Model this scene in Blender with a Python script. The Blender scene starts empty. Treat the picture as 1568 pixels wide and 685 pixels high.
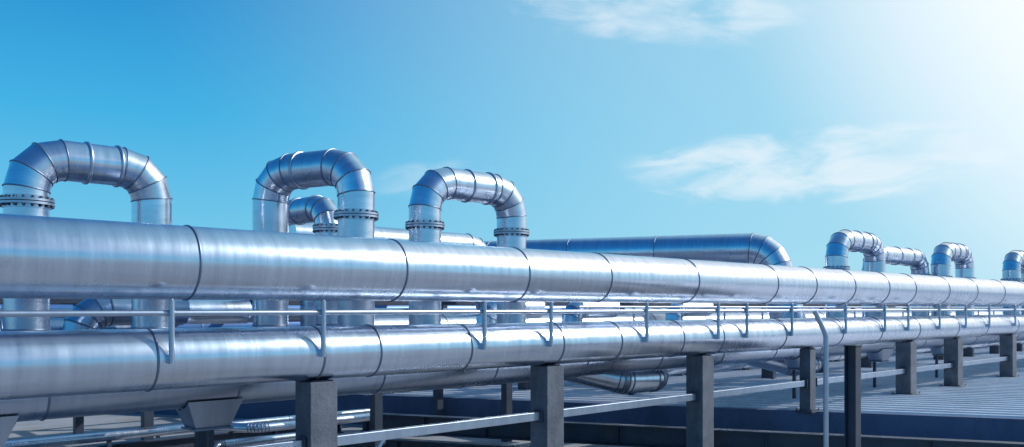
import bpy, math, random
from mathutils import Vector, Matrix
random.seed(7)
S = bpy.context.scene
S.view_settings.view_transform = 'Standard'
S.view_settings.look = 'None'
S.view_settings.exposure = 0

# ------------------------------------------------------------------ materials
def newmat(name):
    m = bpy.data.materials.new(name); m.use_nodes = True
    nt = m.node_tree; b = nt.nodes['Principled BSDF']
    return m, nt, b
def N(nt, t, **kw):
    n = nt.nodes.new(t)
    for k, v in kw.items(): setattr(n, k, v)
    return n
def L(nt, a, b): nt.links.new(a, b)
def ramp(nt, src, stops):
    r = N(nt, 'ShaderNodeValToRGB'); L(nt, src, r.inputs[0])
    e = r.color_ramp.elements
    while len(e) < len(stops): e.new(0.5)
    for i, (p, c) in enumerate(stops):
        e[i].position = p
        e[i].color = (c, c, c, 1) if isinstance(c, (int, float)) else (*c, 1)
    return r.outputs[0]
def mix(nt, f, a, b, mode='MIX'):
    n = N(nt, 'ShaderNodeMix', data_type='RGBA', blend_type=mode)
    for s, x in ((n.inputs[0], f), (n.inputs[6], a), (n.inputs[7], b)):
        if isinstance(x, bpy.types.NodeSocket): L(nt, x, s)
        elif isinstance(x, (int, float)): s.default_value = x
        else: s.default_value = (*x, 1)
    return n.outputs[2]
def math_(nt, op, a, b=0.0, c=0.0, clamp=False):
    n = N(nt, 'ShaderNodeMath', operation=op, use_clamp=clamp)
    for i, x in enumerate((a, b, c)):
        if isinstance(x, bpy.types.NodeSocket): L(nt, x, n.inputs[i])
        else: n.inputs[i].default_value = x
    return n.outputs[0]

def steel(name, col, rough, streak=0.5, bump=0.22):
    m, nt, b = newmat(name)
    uv = N(nt, 'ShaderNodeUVMap'); uv.uv_map = 'UVMap'
    tc = N(nt, 'ShaderNodeTexCoord')
    mp = N(nt, 'ShaderNodeMapping'); mp.inputs['Scale'].default_value = (9, 0.9, 1)
    L(nt, uv.outputs[0], mp.inputs[0])
    n1 = N(nt, 'ShaderNodeTexNoise'); n1.inputs['Scale'].default_value = 1.0; n1.inputs['Detail'].default_value = 4; n1.inputs['Roughness'].default_value = .6
    L(nt, mp.outputs[0], n1.inputs['Vector'])
    n2 = N(nt, 'ShaderNodeTexNoise'); n2.inputs['Scale'].default_value = 1.3; n2.inputs['Detail'].default_value = 3
    L(nt, tc.outputs['Object'], n2.inputs['Vector'])
    n3 = N(nt, 'ShaderNodeTexNoise'); n3.inputs['Scale'].default_value = 7; n3.inputs['Detail'].default_value = 5; n3.inputs['Roughness'].default_value = .7
    L(nt, tc.outputs['Object'], n3.inputs['Vector'])
    at = N(nt, 'ShaderNodeAttribute'); at.attribute_name = 'can'
    dark = tuple(c * 0.58 for c in col)
    lite = tuple(min(1, c * 1.08) for c in col)
    s1 = ramp(nt, n1.outputs[0], [(.3, 0.0), (.7, 1.0)])
    c1 = mix(nt, s1, tuple(c * (1 - .30 * streak) for c in col), lite)
    g = ramp(nt, n2.outputs[0], [(.35, 0.0), (.75, 1.0)])
    c2 = mix(nt, math_(nt, 'MULTIPLY', g, .30), c1, dark)
    c3 = mix(nt, math_(nt, 'MULTIPLY', at.outputs['Fac'], .28), c2, dark)
    sp = ramp(nt, n3.outputs[0], [(.60, 0.0), (.8, 1.0)])
    c4 = mix(nt, math_(nt, 'MULTIPLY', sp, .35), c3, tuple(c * .5 for c in col))
    L(nt, c4, b.inputs['Base Color'])
    b.inputs['Metallic'].default_value = 1.0
    r = math_(nt, 'MULTIPLY_ADD', s1, .06, rough - .04)
    r = math_(nt, 'MULTIPLY_ADD', g, .08, r)
    r = math_(nt, 'MULTIPLY_ADD', at.outputs['Fac'], .06, r)
    L(nt, r, b.inputs['Roughness'])
    bp = N(nt, 'ShaderNodeBump'); bp.inputs['Strength'].default_value = bump; bp.inputs['Distance'].default_value = .02
    h = math_(nt, 'MULTIPLY_ADD', n1.outputs[0], .10, n2.outputs[0])
    L(nt, h, bp.inputs['Height']); L(nt, bp.outputs[0], b.inputs['Normal'])
    return m

def rough_mat(name, c_lo, c_hi, scale=3, rough=.85, bump=.3, metal=0.0, stain=None):
    m, nt, b = newmat(name)
    tc = N(nt, 'ShaderNodeTexCoord')
    n1 = N(nt, 'ShaderNodeTexNoise'); n1.inputs['Scale'].default_value = scale; n1.inputs['Detail'].default_value = 6; n1.inputs['Roughness'].default_value = .65
    L(nt, tc.outputs['Object'], n1.inputs['Vector'])
    c = mix(nt, ramp(nt, n1.outputs[0], [(.3, 0.0), (.7, 1.0)]), c_lo, c_hi)
    n2 = N(nt, 'ShaderNodeTexNoise'); n2.inputs['Scale'].default_value = scale * 12; n2.inputs['Detail'].default_value = 5
    L(nt, tc.outputs['Object'], n2.inputs['Vector'])
    if stain:
        n3 = N(nt, 'ShaderNodeTexNoise'); n3.inputs['Scale'].default_value = scale * .6; n3.inputs['Detail'].default_value = 8; n3.inputs['Roughness'].default_value = .75
        mp = N(nt, 'ShaderNodeMapping'); mp.inputs['Scale'].default_value = (1.6, 1.6, .5); mp.inputs['Location'].default_value = (5, 3, 1)
        L(nt, tc.outputs['Object'], mp.inputs[0]); L(nt, mp.outputs[0], n3.inputs['Vector'])
        c = mix(nt, math_(nt, 'MULTIPLY', ramp(nt, n3.outputs[0], [(.5, 0.0), (.68, 1.0)]), .7), c, stain)
    c = mix(nt, math_(nt, 'MULTIPLY', n2.outputs[0], .3), c, c_lo)
    L(nt, c, b.inputs['Base Color'])
    b.inputs['Roughness'].default_value = rough; b.inputs['Metallic'].default_value = metal
    bp = N(nt, 'ShaderNodeBump'); bp.inputs['Strength'].default_value = bump; bp.inputs['Distance'].default_value = .01
    L(nt, n2.outputs[0], bp.inputs['Height']); L(nt, bp.outputs[0], b.inputs['Normal'])
    return m

M_STEEL = steel('brushed_aluminium_cladding', (.66, .74, .87), .22)
M_STEEL2 = steel('weathered_cladding', (.46, .54, .68), .26)
M_BAND = steel('joint_band_steel', (.20, .25, .34), .42, .3, .1)
M_GALV = steel('galvanised_tube', (.42, .49, .61), .36, .3, .1)
M_BOLT = rough_mat('flange_bolt_steel', (.05, .06, .085), (.16, .19, .24), 8, .5, .3, .7)
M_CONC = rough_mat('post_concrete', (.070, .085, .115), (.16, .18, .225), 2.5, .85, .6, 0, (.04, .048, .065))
M_PAINT = rough_mat('blue_grey_painted_steel', (.022, .033, .062), (.045, .068, .11), 3, .5, .2, .1, (.08, .06, .045))
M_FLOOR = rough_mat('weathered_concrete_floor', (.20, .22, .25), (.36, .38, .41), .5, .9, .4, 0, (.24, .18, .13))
M_DECK = rough_mat('pale_roof_sheet', (.52, .56, .62), (.68, .71, .76), .8, .6, .2, 0.0, (.38, .38, .40))
M_WALL = rough_mat('painted_retaining_wall', (.05, .085, .17), (.08, .125, .23), 1.2, .8, .3, 0, (.04, .06, .10))
M_BLUE = rough_mat('blue_coated_duct', (.04, .12, .32), (.07, .19, .42), 1.2, .35, .1, .3)

# ------------------------------------------------------------------ mesh builder
class MB:
    def __init__(s):
        s.v=[]; s.f=[]; s.mi=[]; s.uv=[]; s.can=[]; s.sm=[]; s.mats=[]
    def m(s, mat):
        if mat not in s.mats: s.mats.append(mat)
        return s.mats.index(mat)
    def face(s, idx, mat, uv=None, can=0.0, sm=False):
        s.f.append(idx); s.mi.append(s.m(mat)); s.uv.append(uv or [(s.v[i].x, s.v[i].z + s.v[i].y) for i in idx]); s.can.append(can); s.sm.append(sm)
    def basis(s, d):
        ref = Vector((0, 1, 0)) if abs(d.y) < .9 else Vector((0, 0, -1))
        u = (ref - d * ref.dot(d)).normalized(); return u, d.cross(u)
    def seg(s, p0, p1, n0, n1, r, mat, can=0, u0=0, n=48, r1=None):
        d = (p1 - p0).normalized(); u, w = s.basis(d); b = len(s.v); r1 = r if r1 is None else r1
        ln = (p1 - p0).length
        for p, nn, rr in ((p0, n0, r), (p1, n1, r1)):
            for i in range(n):
                a = 2 * math.pi * i / n
                o = (u * math.cos(a) + w * math.sin(a)) * rr
                s.v.append(p + o - d * (o.dot(nn) / d.dot(nn)))
        for i in range(n):
            j = (i + 1) % n
            va, vb = i / n * 6.283 * r, (i + 1) / n * 6.283 * r
            s.face([b + i, b + j, b + n + j, b + n + i], mat, [(u0, va), (u0, vb), (u0 + ln, vb), (u0 + ln, va)], can, True)
    def cap(s, p, d, r, mat, n=48):
        u, w = s.basis(d); b = len(s.v)
        for i in range(n):
            a = 2 * math.pi * i / n; s.v.append(p + (u * math.cos(a) + w * math.sin(a)) * r)
        s.face(list(range(b, b + n)), mat)
    def cyl(s, p0, p1, r, mat, n=24, caps=True, r1=None):
        p0, p1 = Vector(p0), Vector(p1); d = (p1 - p0).normalized()
        s.seg(p0, p1, d, d, r, mat, 0, 0, n, r1)
        if caps:
            s.cap(p0, -d, r, mat, n); s.cap(p1, d, r if r1 is None else r1, mat, n)
    def band(s, p, nn, d, r, w=.012, h=.010, mat=None, n=48):
        mat = mat or M_BAND
        u, ww = s.basis(d); b = len(s.v)
        prof = [(-.004, -w), (h * .7, -w), (h, -w * .5), (h, w * .5), (h * .7, w), (-.004, w)]
        for i in range(n):
            a = 2 * math.pi * i / n; rad = u * math.cos(a) + ww * math.sin(a)
            o = rad * r; c = p + o - d * (o.dot(nn) / d.dot(nn))
            for (pr, pn) in prof: s.v.append(c + rad * pr + nn * pn)
        k = len(prof)
        for i in range(n):
            j = (i + 1) % n
            for q in range(k - 1):
                s.face([b + i * k + q, b + j * k + q, b + j * k + q + 1, b + i * k + q + 1], mat, None, 0, True)
    def box(s, c, size, mat, rz=0.0, tilt=None):
        c = Vector(c); R = Matrix.Rotation(rz, 3, 'Z')
        if tilt is not None: R = tilt
        b = len(s.v)
        for sx in (-1, 1):
            for sy in (-1, 1):
                for sz in (-1, 1):
                    s.v.append(c + R @ Vector((sx * size[0] / 2, sy * size[1] / 2, sz * size[2] / 2)))
        for q in ((0,1,3,2),(4,6,7,5),(0,4,5,1),(2,3,7,6),(0,2,6,4),(1,5,7,3)):
            s.face([b + i for i in q], mat)
    def flange(s, p, d, r, n=48, bolts=18):
        p = Vector(p); R = r * 1.22
        for sg in (-1, 1):
            a = p + d * (sg * .006); c = p + d * (sg * .032)
            s.cyl(a, c, R, M_GALV, n)
            s.cyl(c, c + d * sg * .04, r * 1.05, M_STEEL2, n)
        s.cyl(p - d * .008, p + d * .008, R * .95, M_BOLT, n)
        u, w = s.basis(d)
        for i in range(bolts):
            a = 2 * math.pi * i / bolts; o = (u * math.cos(a) + w * math.sin(a)) * (r * 1.13)
            s.cyl(p + o - d * .060, p + o + d * .060, .012, M_BOLT, 6)
            for sg in (-1, 1):
                s.cyl(p + o + d * sg * .032, p + o + d * sg * .050, .019, M_BOLT, 6)
    def pipe(s, pts, r, bend=None, gores=4, mat=None, cans=1.2, n=48, bands=True, breaks=None, capends=True, bw=.012, bh=.010):
        mat = mat or M_STEEL
        pts = [Vector(p) for p in pts]
        bend = bend or r * 1.9
        poly = [pts[0]]; flag = ['end']
        for i in range(1, len(pts) - 1):
            P = pts[i]; d1 = (P - pts[i-1]).normalized(); d2 = (pts[i+1] - P).normalized()
            th = d1.angle(d2); T = bend * math.tan(th / 2)
            A = P - d1 * T
            nrm = (d2 - d1 * d1.dot(d2)).normalized(); C = A + nrm * bend
            for k in range(gores + 1):
                a = th * k / gores
                poly.append(C - nrm * bend * math.cos(a) + d1 * bend * math.sin(a)); flag.append('b' + ('s' if k == 0 else 'e' if k == gores else ''))
        poly.append(pts[-1]); flag.append('end')
        P2 = [poly[0]]; F2 = ['end']
        for i in range(1, len(poly)):
            a, b = poly[i-1], poly[i]; ln = (b - a).length
            straight = flag[i-1] in ('end', 'be') and flag[i] in ('end', 'bs')
            if straight:
                if breaks:
                    for t in breaks:
                        if 0 < t < ln: P2.append(a + (b - a) * (t / ln)); F2.append('j')
                elif cans and ln > cans * 1.3:
                    k = round(ln / cans)
                    for q in range(1, k): P2.append(a + (b - a) * (q / k)); F2.append('j')
            P2.append(b); F2.append(flag[i])
        D = [(P2[i+1] - P2[i]).normalized() for i in range(len(P2) - 1)]
        u0 = random.random() * 20
        for i in range(len(D)):
            n0 = D[i] if i == 0 else (D[i-1] + D[i]).normalized()
            n1 = D[i] if i == len(D) - 1 else (D[i] + D[i+1]).normalized()
            s.seg(P2[i], P2[i+1], n0, n1, r, mat, random.random(), u0, n)
            u0 += (P2[i+1] - P2[i]).length + random.random()
            if i > 0 and bands: s.band(P2[i], n0, D[i], r, bw, bh, None, n)
        if capends:
            s.cap(P2[0], -D[0], r, mat, n); s.cap(P2[-1], D[-1], r, mat, n)
    def make(s, name, bevel=0):
        me = bpy.data.meshes.new(name)
        me.from_pydata([tuple(v) for v in s.v], [], s.f)
        for m in s.mats: me.materials.append(m)
        me.polygons.foreach_set('material_index', s.mi)
        me.polygons.foreach_set('use_smooth', s.sm)
        uvl = me.uv_layers.new(name='UVMap')
        flat = [c for f in s.uv for q in f for c in q]
        uvl.data.foreach_set('uv', flat)
        at = me.attributes.new('can', 'FLOAT', 'FACE'); at.data.foreach_set('value', s.can)
        me.update()
        o = bpy.data.objects.new(name, me); S.collection.objects.link(o)
        if bevel:
            bv = o.modifiers.new('bevel', 'BEVEL'); bv.width = bevel; bv.segments = 2; bv.limit_method = 'ANGLE'
        return o

Z = Vector((0, 0, 1)); X = Vector((1, 0, 0)); Y = Vector((0, 1, 0))
YA = 8.0; FLOOR = -0.65

# ------------------------------------------------------------------ main pipelines
def run(name, y, z, r, x0, x1, breaks, mat=M_STEEL, n=72):
    b = MB()
    b.pipe([(x0, y, z), (x1, y, z)], r, mat=mat, n=n, breaks=[t - x0 for t in breaks], bw=.010, bh=.010)
    return b.make(name)
brA = [-3.2, -.9, 1.25, 3.26, 5.6, 7.5, 9.1, 11.2, 13.6, 15.0, 16.6, 18.2, 19.6, 21.6, 23.5, 25.6, 27.6, 29.8, 32, 34.5, 37, 40, 43, 46, 50, 54, 58, 62, 66, 70, 75, 80]
run('insulated_pipeline', YA, 2.43, .35, -6, 90, brA, n=96)
brB = [-3, -1, .9, 2.9, 4.6, 5.3, 6.6, 8.2, 9.4, 10.9, 12.0, 14.0, 16.2, 18, 20, 22.4, 24.5, 27, 29.5, 32, 35, 38, 41, 44, 48, 52, 56, 60, 65, 70, 75]
run('insulated_pipeline', YA, 1.525, .285, -6, 90, brB, n=96)
run('insulated_pipeline', 9.1, 1.22, .30, -6, 60, [i * 1.9 + .4 for i in range(-3, 30)], M_STEEL2, 64)

# lower collector with hanging bends
b = MB()
b.pipe([(6.8, 10.3, 1.02), (60, 10.3, 1.02)], .27, mat=M_STEEL, cans=1.7)
b.pipe([(-6, 11.0, 1.12), (6.9, 11.0, 1.12), (7.2, 10.3, 1.12)], .22, bend=.3, mat=M_STEEL2, cans=1.9, gores=2)
for x in (11.6, 17.5):
    b.pipe([(x - .9, 10.15, 1.0), (x, 9.55, .74), (x + .9, 9.5, .72), (x + 1.7, 10.15, 1.0)], .24, bend=.35, mat=M_STEEL, gores=3, cans=0, n=40)
b.make('low_pipeline')

# ------------------------------------------------------------------ expansion loops
def loop(p0, p1, ztop, r, zf0=None, zf1=None, zb=1.0, bend=.40, mat=M_STEEL, tie=True, n=56, gores=3, marks=(.45, .70)):
    b = MB(); zc = ztop - r
    b.pipe([(p0[0], p0[1], zb), (p0[0], p0[1], zc), (p1[0], p1[1], zc), (p1[0], p1[1], zb)], r, bend=bend, gores=gores, mat=mat, cans=0, n=n, bw=.008, bh=.010)
    d = Vector((p1[0] - p0[0], p1[1] - p0[1], 0)); ln = d.length; d.normalize()
    for t in marks:
        b.band(Vector((p0[0], p0[1], zc)) + d * ln * t, d, d, r, .020, .020, M_GALV, n)
    for p, zf in ((p0, zf0), (p1, zf1)):
        if zf: b.flange((p[0], p[1], zf), Z, r, n)
        b.band(Vector((p[0], p[1], 1.75)), Z, Z, r, .010, .010, None, n)
    if tie:
        for p in (p0, p1):
            b.cyl((p[0], YA, 2.43), (p[0], p[1], 2.43), .16, mat, 32)
    if abs(p0[1] - p1[1]) > 1 or p0[1] > 12: b.cyl((p0[0], 10.5, 1.12), (p1[0], p1[1], 1.12), .2, M_STEEL2, 32)
    return b.make('pipe_expansion_loop')
loop((2.63, 11.0), (4.05, 11.0), 3.99, .238, 3.22, None, bend=.38)
loop((6.38, 9.9), (5.87, 11.36), 4.20, .25, 3.26, None, bend=.40, marks=(.62,))
loop((6.80, 11.3), (6.75, 13.2), 3.74, .20, 3.20, None, tie=False, bend=.34)
loop((7.86, 10.3), (9.66, 10.3), 4.18, .245, 3.25, 3.25, bend=.42)
loop((20.4, 9.9), (22.6, 9.9), 3.98, .26, 2.98, None, bend=.45)
loop((23.3, 10.3), (26.4, 10.2), 3.75, .25, None, 2.95, bend=.45)
loop((26.9, 9.8), (28.9, 9.8), 4.0, .27, 2.9, 2.9, bend=.45)
loop((32.4, 9.5), (34.4, 9.5), 4.0, .27, 2.95, 2.95, bend=.45)

# big cross header ending in an elbow
b = MB()
b.pipe([(14.0, 25.9, 3.60), (20.15, 11.6, 3.54), (20.4, 11.0, 1.0)], .44, bend=.60, gores=3, cans=2.6, n=64)
b.make('cross_header_pipe')
b = MB()
b.pipe([(7.6, 14.0, 3.33), (12.2, 14.0, 3.33), (12.6, 14.0, 1.0)], .27, bend=.5, gores=3, cans=1.5, n=48)
b.cyl((8.05, 14.0, 3.33), (8.05, 14.0, 1.0), .2, M_STEEL2, 32)
b.make('return_header_pipe')

# back pipe racks seen between the two main lines
def backrun(y, z, r, x0, x1, mat, name='rack_pipe', step=2.3, feet=False):
    b = MB(); b.pipe([(x0, y, z), (x1, y, z)], r, mat=mat, cans=step, n=36)
    if feet:
        k = x0 + .8
        while k < min(x1, 50):
            b.box((k, y, (z - r) / 2 + .005), (.16, r * 1.5, z - r - .01), M_PAINT); k += 3.1
    return b.make(name)
backrun(12.9, 1.66, .20, -4, 5.0, M_STEEL2)
backrun(13.6, 1.60, .26, 8.5, 70, M_STEEL2)
backrun(15.5, 1.86, .14, -4, 30, M_STEEL2)
backrun(17.5, 1.55, .34, -4, 80, M_BLUE)
backrun(22, 1.84, .42, 0, 44, M_BLUE)
backrun(12.4, .62, .24, 14.5, 60, M_STEEL, 'deck_pipe', 1.8, True)
backrun(14.8, .45, .18, 13.5, 60, M_STEEL2, 'deck_pipe', 2.2, True)
b = MB()
for x in [2.2 + 3.1 * i for i in range(14)]:
    for y in (12.4, 14.6, 18.3):
        if y == 12.4 and x > 12: continue
        b.box((x, y, (2.18 + FLOOR) / 2 if y > 13 else (1.4 + FLOOR) / 2), (.16, .16, (2.18 if y > 13 else 1.4) - FLOOR), M_PAINT)
    b.box((x, 16.45, 1.12), (.14, 3.5, .16), M_PAINT)
    b.box((x + .001, 16.45, 2.24), (.14, 3.9, .12), M_PAINT)
b.box((22, 14.6, 2.12), (44, .10, .10), M_PAINT)
b.box((22, 18.3, 2.12), (44, .10, .10), M_PAINT)
b.make('pipe_rack_frame', .004)
for (x, y, r, h) in ((3.55, 12.2, .22, 1.98), (4.9, 13.0, .2, 1.95), (5.4, 15, .3, 2.1), (10.6, 12.0, .2, 2.0), (13.5, 12.5, .22, 2.0), (16.5, 12, .2, 2.0)):
    b = MB(); b.pipe([(x, y, 1.1), (x, y, h), (x + 1.4, y + .02, h)], r, bend=r * 1.6, mat=random.choice((M_STEEL, M_STEEL2)), cans=.9, n=36)
    b.flange((x, y, h - r * 1.6 - .12), Z, r, 36, 12)
    b.cyl((x, y, 1.12), (x, 10.8, 1.12), r * .8, M_STEEL2, 24)
    b.make('riser_pipe')

# ------------------------------------------------------------------ guard rail on pipeline
b = MB(); yr = 7.67
xs = [-1.2, .9, 3.0, 4.55, 6.75, 7.9, 9.9, 11.75, 12.6, 14.1, 16.2, 18.0, 19.2, 21, 22.7, 24.4, 26.5, 29, 31.5, 34, 37, 40, 44, 48, 52, 57, 62, 68, 75]
b.cyl((-6, yr + .035, 1.955), (85, yr + .035, 1.955), .026, M_GALV, 20)
for x in xs:
    b.cyl((x, yr, 1.50), (x, yr, 2.075), .026, M_GALV, 20)
    b.cyl((x, yr, 2.075), (x, yr, 2.085), .018, M_GALV, 20, r1=.010)
    b.box((x, yr + .035, 1.54), (.05, .07, .08), M_GALV)
    b.cyl((x - .035, yr + .035, 1.955), (x + .035, yr + .035, 1.955), .032, M_GALV, 20)
b.make('guard_rail')
def fence(name, pts_y, x0, x1, zb, heights, step, r=.02):
    b = MB()
    for h in heights: b.cyl((x0, pts_y, zb + h), (x1, pts_y, zb + h), r, M_GALV, 12)
    k = x0
    while k <= x1: b.cyl((k, pts_y, zb), (k, pts_y, zb + heights[-1]), r * 1.1, M_GALV, 12); k += step
    return b.make(name)
fence('walkway_railing', 9.55, 10.5, 60, 0.9, (.75, 1.12), 1.45, .018)

# ------------------------------------------------------------------ concrete posts + tie rail
px = [-1.6, 1.2, 4.66, 8.16, 11.72, 15.3, 19.9, 22.8, 27.0, 31.0, 35, 39, 44, 49, 54]
Ldir = Vector((.466, -.885, 0)); Lnrm = Vector((.885, .466, 0)); L0 = Vector((14.4, 9.5, 0))
def ondeck(x, y): return (Vector((x, y, 0)) - L0).dot(Lnrm) > 0
for i, x in enumerate(px):
    if i == 1: continue
    w = .32 if i < 5 else (.22 if i == 5 else .34)
    zb = 0 if ondeck(x, YA) else FLOOR
    b = MB()
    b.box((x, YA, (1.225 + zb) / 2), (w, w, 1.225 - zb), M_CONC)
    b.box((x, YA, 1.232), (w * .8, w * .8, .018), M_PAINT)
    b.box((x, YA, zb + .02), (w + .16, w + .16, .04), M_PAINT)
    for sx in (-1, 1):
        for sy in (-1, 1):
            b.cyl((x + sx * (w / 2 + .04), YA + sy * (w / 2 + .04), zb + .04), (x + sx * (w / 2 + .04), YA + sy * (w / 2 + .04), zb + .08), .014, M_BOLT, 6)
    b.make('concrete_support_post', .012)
b = MB()
for i in range(len(px) - 1):
    xa, xb = px[i] + .16, px[i+1] - .16
    b.box(((xa + xb) / 2, YA - .02, .57), (xb - xa, .09, .11), M_GALV)
    b.box((xa + .03, YA - .02, .57), (.02, .16, .17), M_PAINT)
    b.box((xb - .03, YA - .02, .57), (.02, .16, .17), M_PAINT)
b.make('tie_rail', .006)

# nearer dark steel column + bent handrail post
b = MB(); c = (10.75, 5.0)
for sy in (-1, 1): b.box((c[0], c[1] + sy * .07, (1.51 + FLOOR) / 2), (.15, .014, 1.51 - FLOOR), M_PAINT)
b.box((c[0], c[1], (1.51 + FLOOR) / 2), (.014, .126, 1.51 - FLOOR), M_PAINT)
b.box((c[0], c[1], 1.516), (.17, .18, .012), M_PAINT)
b.box((c[0], c[1], FLOOR + .01), (.3, .3, .02), M_PAINT)
b.make('steel_column', .002)
b = MB()
b.pipe([(8.62, 4.30, FLOOR), (8.62, 4.30, 1.72), (8.53, 4.38, 1.97)], .027, bend=.15, gores=5, mat=M_GALV, cans=0, n=20, bands=False)
b.cyl((8.62, 4.3, FLOOR), (8.62, 4.3, FLOOR + .015), .09, M_GALV, 24)
b.make('bent_handrail_post')

# ------------------------------------------------------------------ ground, deck, wall, beams
me = bpy.data.meshes.new('ground'); s_ = 3000
me.from_pydata([(-s_, -s_, FLOOR), (s_, -s_, FLOOR), (s_, s_, FLOOR), (-s_, s_, FLOOR)], [], [(0, 1, 2, 3)])
me.materials.append(M_FLOOR); g = bpy.data.objects.new('ground', me); S.collection.objects.link(g)

b = MB()
def dk(s, n, z): p = L0 + Ldir * s + Lnrm * n; return Vector((p.x, p.y, z))
def prism(b, prof, s0, s1, mat):
    k = len(prof); i0 = len(b.v)
    for s in (s0, s1):
        for (n, z) in prof: b.v.append(dk(s, n, z))
    for i in range(k - 1): b.face([i0 + i, i0 + i + 1, i0 + k + i + 1, i0 + k + i], mat)
prof = [(.12, 0.0)]; n = .35
while n < 46:
    prof += [(n, 0.0), (n + .02, .045), (n + .10, .045), (n + .12, 0.0)]; n += .42
prof.append((80, 0.0))
prism(b, prof, -60, 60, M_DECK)
b.make('ribbed_roof_deck')
b = MB()
prism(b, [(0, FLOOR), (0, .03), (.16, .03), (.16, -.02)], -60, 60, M_WALL)
b.make('retaining_wall')

def ibeam(a, c, h, w, ztop, name='steel_beam'):
    a = Vector((a[0], a[1], 0)); c = Vector((c[0], c[1], 0)); d = c - a; ln = d.length; rz = math.atan2(d.y, d.x); m = (a + c) / 2
    b = MB()
    b.box((m.x, m.y, ztop - .0125), (ln, w, .025), M_PAINT, rz)
    b.box((m.x, m.y, ztop - h + .0125), (ln, w, .025), M_PAINT, rz)
    b.box((m.x, m.y, ztop - h / 2), (ln, .02, h - .05), M_PAINT, rz)
    k = int(ln / 1.2)
    for i in range(k + 1):
        p = a + d * (i / max(k, 1)) * .98 + d * .01
        b.box((p.x, p.y, ztop - h / 2), (.016, w - .02, h - .052), M_PAINT, rz)
    for t in (.04, .5, .96):
        p = a + d * t
        b.box((p.x, p.y, (ztop - h + FLOOR) / 2), (.2, w * .9, max(.02, ztop - h - FLOOR)), M_CONC, rz)
    return b.make(name, .002)
ibeam((9.3, 14.2), (14.6, 4.0), .36, .22, -.06)
ibeam((8.0, 13.4), (11.9, 6.0), .22, .18, -.28)
ibeam((2.0, 14.5), (9.0, 14.5), .25, .2, -.2)

# folded galvanised saddles hung beneath the rear low pipe
def saddle(x):
    b = MB(); yc = 9.1; zc = 1.22; r = .318; k = 14; zb = zc - r - .20
    i0 = len(b.v)
    for xx in (-.31, .31):
        for q in range(k + 1):
            a = math.pi + .75 + (math.pi - 1.5) * q / k
            b.v.append(Vector((x + xx, yc + math.cos(a) * r, zc + math.sin(a) * r)))
        for q in range(k + 1):
            t = q / k * 2 - 1
            b.v.append(Vector((x + xx * .62, yc + t * .15, zb)))
    K = (k + 1) * 2
    for q in range(k):
        b.face([i0 + q, i0 + q + 1, i0 + K + q + 1, i0 + K + q], M_GALV, None, 0, True)
        b.face([i0 + k + 1 + q, i0 + k + 2 + q, i0 + K + k + 2 + q, i0 + K + k + 1 + q], M_GALV)
        for e in (0, K): b.face([i0 + e + q, i0 + e + q + 1, i0 + e + k + 2 + q, i0 + e + k + 1 + q], M_GALV)
    for e in (0, k): b.face([i0 + e, i0 + K + e, i0 + K + k + 1 + e, i0 + k + 1 + e], M_GALV)
    b.box((x, yc, zb - .012), (.44, .34, .022), M_BAND)
    b.box((x + .1, yc + .15, (zb + FLOOR) / 2 - .01), (.06, .06, zb - FLOOR - .02), M_PAINT)
    b.make('pipe_saddle')
for x in (1.75, 3.95, 17, 21, 25): saddle(x)

# thin service pipes near the floor
def thin(pts, r, name='service_pipe'):
    b = MB(); b.pipe(pts, r, bend=r * 4, gores=6, mat=M_STEEL, cans=2.5, n=20, bw=.008, bh=.006)
    for i in range(len(pts) - 1):
        p = (Vector(pts[i]) + Vector(pts[i+1])) / 2
        if p.z > FLOOR + .1: b.box((p.x, p.y, (p.z - r + FLOOR) / 2), (.06, .06, p.z - r - FLOOR), M_PAINT)
    b.make(name)
thin([(-2, 11.2, -.25), (7.6, 11.2, -.25), (8.2, 11.9, -.25)], .05)
thin([(-2, 12.1, -.35), (5.2, 12.1, -.35), (5.6, 12.6, -.1), (7.5, 12.6, -.1)], .06)
thin([(3, 14.0, .0), (6.0, 14.0, .0), (6.6, 13.2, .0), (9, 13.2, .0)], .08)
thin([(-2, 16, -.3), (14, 16, -.3)], .07)

# distant plant buildings
def shed(x, y, w, d, h):
    b = MB(); rz = 0
    b.box((x, y, FLOOR + h / 2), (w, d, h), M_DECK)
    b.box((x, y, FLOOR + h + .1), (w + .5, d + .5, .2), M_PAINT)
    k = -w / 2 + 2
    while k < w / 2 - 1:
        b.box((x + k, y - d / 2 - .02, FLOOR + h * .62), (1.6, .08, h * .22), M_WALL); k += 3.2
    b.make('industrial_shed', .02)
shed(20, 75, 26, 12, 2.9); shed(62, 95, 34, 14, 3.1); shed(130, 70, 40, 16, 3.4); shed(200, 60, 40, 20, 3.6)

# ------------------------------------------------------------------ world
SUN_AZ, SUN_EL = -32.0, 34.0
w = bpy.data.worlds.new('World'); S.world = w; w.use_nodes = True
nt = w.node_tree; bg = nt.nodes['Background']; bg.inputs[1].default_value = 0.1
sky = N(nt, 'ShaderNodeTexSky', sky_type='NISHITA'); sky.sun_disc = False
sky.sun_elevation = math.radians(SUN_EL); sky.sun_rotation = math.radians(90 - SUN_AZ)
sky.air_density = 1.0; sky.dust_density = 1.0; sky.ozone_density = 2.0
tc = N(nt, 'ShaderNodeTexCoord'); nv = N(nt, 'ShaderNodeVectorMath', operation='NORMALIZE'); L(nt, tc.outputs['Generated'], nv.inputs[0])
sx = N(nt, 'ShaderNodeSeparateXYZ'); L(nt, nv.outputs[0], sx.inputs[0])
el = math_(nt, 'ARCSINE', sx.outputs[2]); az = math_(nt, 'ARCTAN2', sx.outputs[1], sx.outputs[0])
eln = math_(nt, 'DIVIDE', el, math.radians(60), clamp=True)
col = ramp(nt, eln, [(0, (.34, .72, .89)), (.07, (.17, .59, .85)), (.2, (.050, .45, .80)), (.35, (.010, .26, .64)), (.55, (.012, .17, .48)), (1, (.02, .13, .38))])
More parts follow.
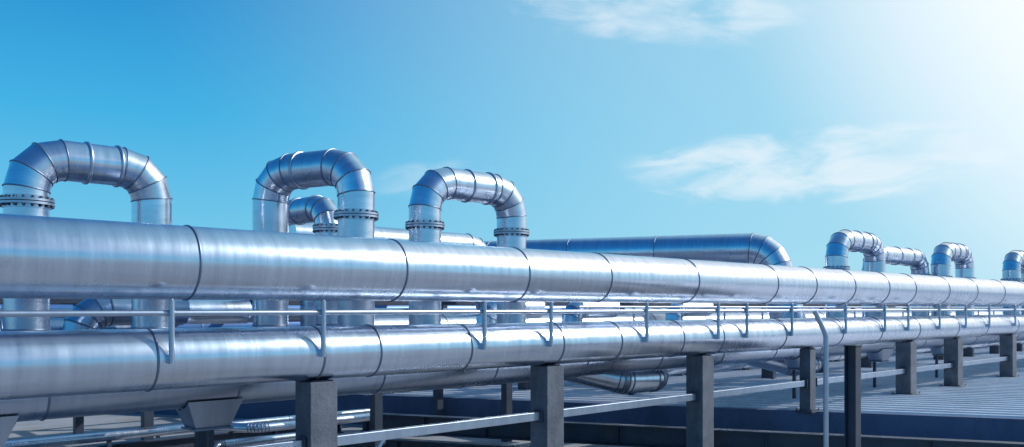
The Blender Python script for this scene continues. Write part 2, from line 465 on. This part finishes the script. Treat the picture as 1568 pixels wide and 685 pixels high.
def vdir(a, e): a = math.radians(a); e = math.radians(e); return Vector((math.cos(a) * math.cos(e), math.sin(a) * math.cos(e), math.sin(e)))
sd = vdir(SUN_AZ, SUN_EL)
dp = N(nt, 'ShaderNodeVectorMath', operation='DOT_PRODUCT'); L(nt, nv.outputs[0], dp.inputs[0]); dp.inputs[1].default_value = vdir(-6, 26)
def mr(src, a, b_, c, d, mode='SMOOTHSTEP'):
    n = N(nt, 'ShaderNodeMapRange', interpolation_type=mode); L(nt, src, n.inputs[0])
    for i, x in enumerate((a, b_, c, d)): n.inputs[i + 1].default_value = x
    return n.outputs[0]
col = mix(nt, mr(dp.outputs['Value'], .30, .93, 0, .85), col, (.43, .77, .93))
scl = N(nt, 'ShaderNodeVectorMath', operation='SCALE'); scl.inputs['Scale'].default_value = 10; L(nt, col, scl.inputs[0])
base = mix(nt, .06, scl.outputs[0], sky.outputs[0])
base = mix(nt, mr(dp.outputs['Value'], .79, .97, 0, 1), base, (10.2, 10.5, 10.8))
# clouds
def cloud(caz, cel, haz, hel, tilt, seed, sc, lo, hi, amt):
    a = math_(nt, 'SUBTRACT', az, math.radians(caz)); e = math_(nt, 'SUBTRACT', el, math.radians(cel))
    e2 = math_(nt, 'MULTIPLY_ADD', a, tilt, e)
    q = math_(nt, 'ADD', math_(nt, 'POWER', math_(nt, 'ABSOLUTE', math_(nt, 'DIVIDE', a, math.radians(haz))), 2.0), math_(nt, 'POWER', math_(nt, 'ABSOLUTE', math_(nt, 'DIVIDE', e2, math.radians(hel))), 2.0))
    mask = mr(q, 0.0, 1.0, 1, 0)
    cb = N(nt, 'ShaderNodeCombineXYZ'); L(nt, a, cb.inputs[0]); L(nt, math_(nt, 'MULTIPLY', e2, 3.0), cb.inputs[1]); cb.inputs[2].default_value = seed
    no = N(nt, 'ShaderNodeTexNoise'); no.inputs['Scale'].default_value = sc; no.inputs['Detail'].default_value = 7; no.inputs['Roughness'].default_value = .55; no.inputs['Distortion'].default_value = .5
    L(nt, cb.outputs[0], no.inputs['Vector'])
    k = math_(nt, 'MULTIPLY_ADD', mask, .28, no.outputs[0])
    return math_(nt, 'MULTIPLY', math_(nt, 'MULTIPLY', mr(k, lo, hi, 0, 1), mr(mask, 0, .6, 0, 1)), amt)
for args in ((27.5, 9.0, 15, 3.1, .02, 3.1, 13, .50, .95, .70), (38, 19.6, 13, 3.6, -.10, 8.7, 12, .58, 1.0, .55), (52, 8.6, 6, 1.6, .1, 1.7, 12, .58, 1.0, .25), (-70, 25, 40, 14, 0, 2.2, 3, .55, 1.0, .7)):
    base = mix(nt, cloud(*args), base, (8.8, 9.5, 10.0))
L(nt, base, bg.inputs[0])

sun = bpy.data.lights.new('sun', 'SUN'); sun.energy = 4.0; sun.angle = math.radians(.5); sun.color = (1, .96, .90)
so = bpy.data.objects.new('sun', sun); S.collection.objects.link(so)
so.rotation_euler = sd.to_track_quat('Z', 'Y').to_euler()

cam = bpy.data.cameras.new('camera'); co = bpy.data.objects.new('camera', cam); S.collection.objects.link(co)
cam.sensor_width = 36; cam.lens = 29.85; cam.shift_y = .0826; cam.clip_end = 6000
co.location = (0, 0, 2); co.rotation_euler = (math.radians(90), 0, math.radians(-43.2)); S.camera = co
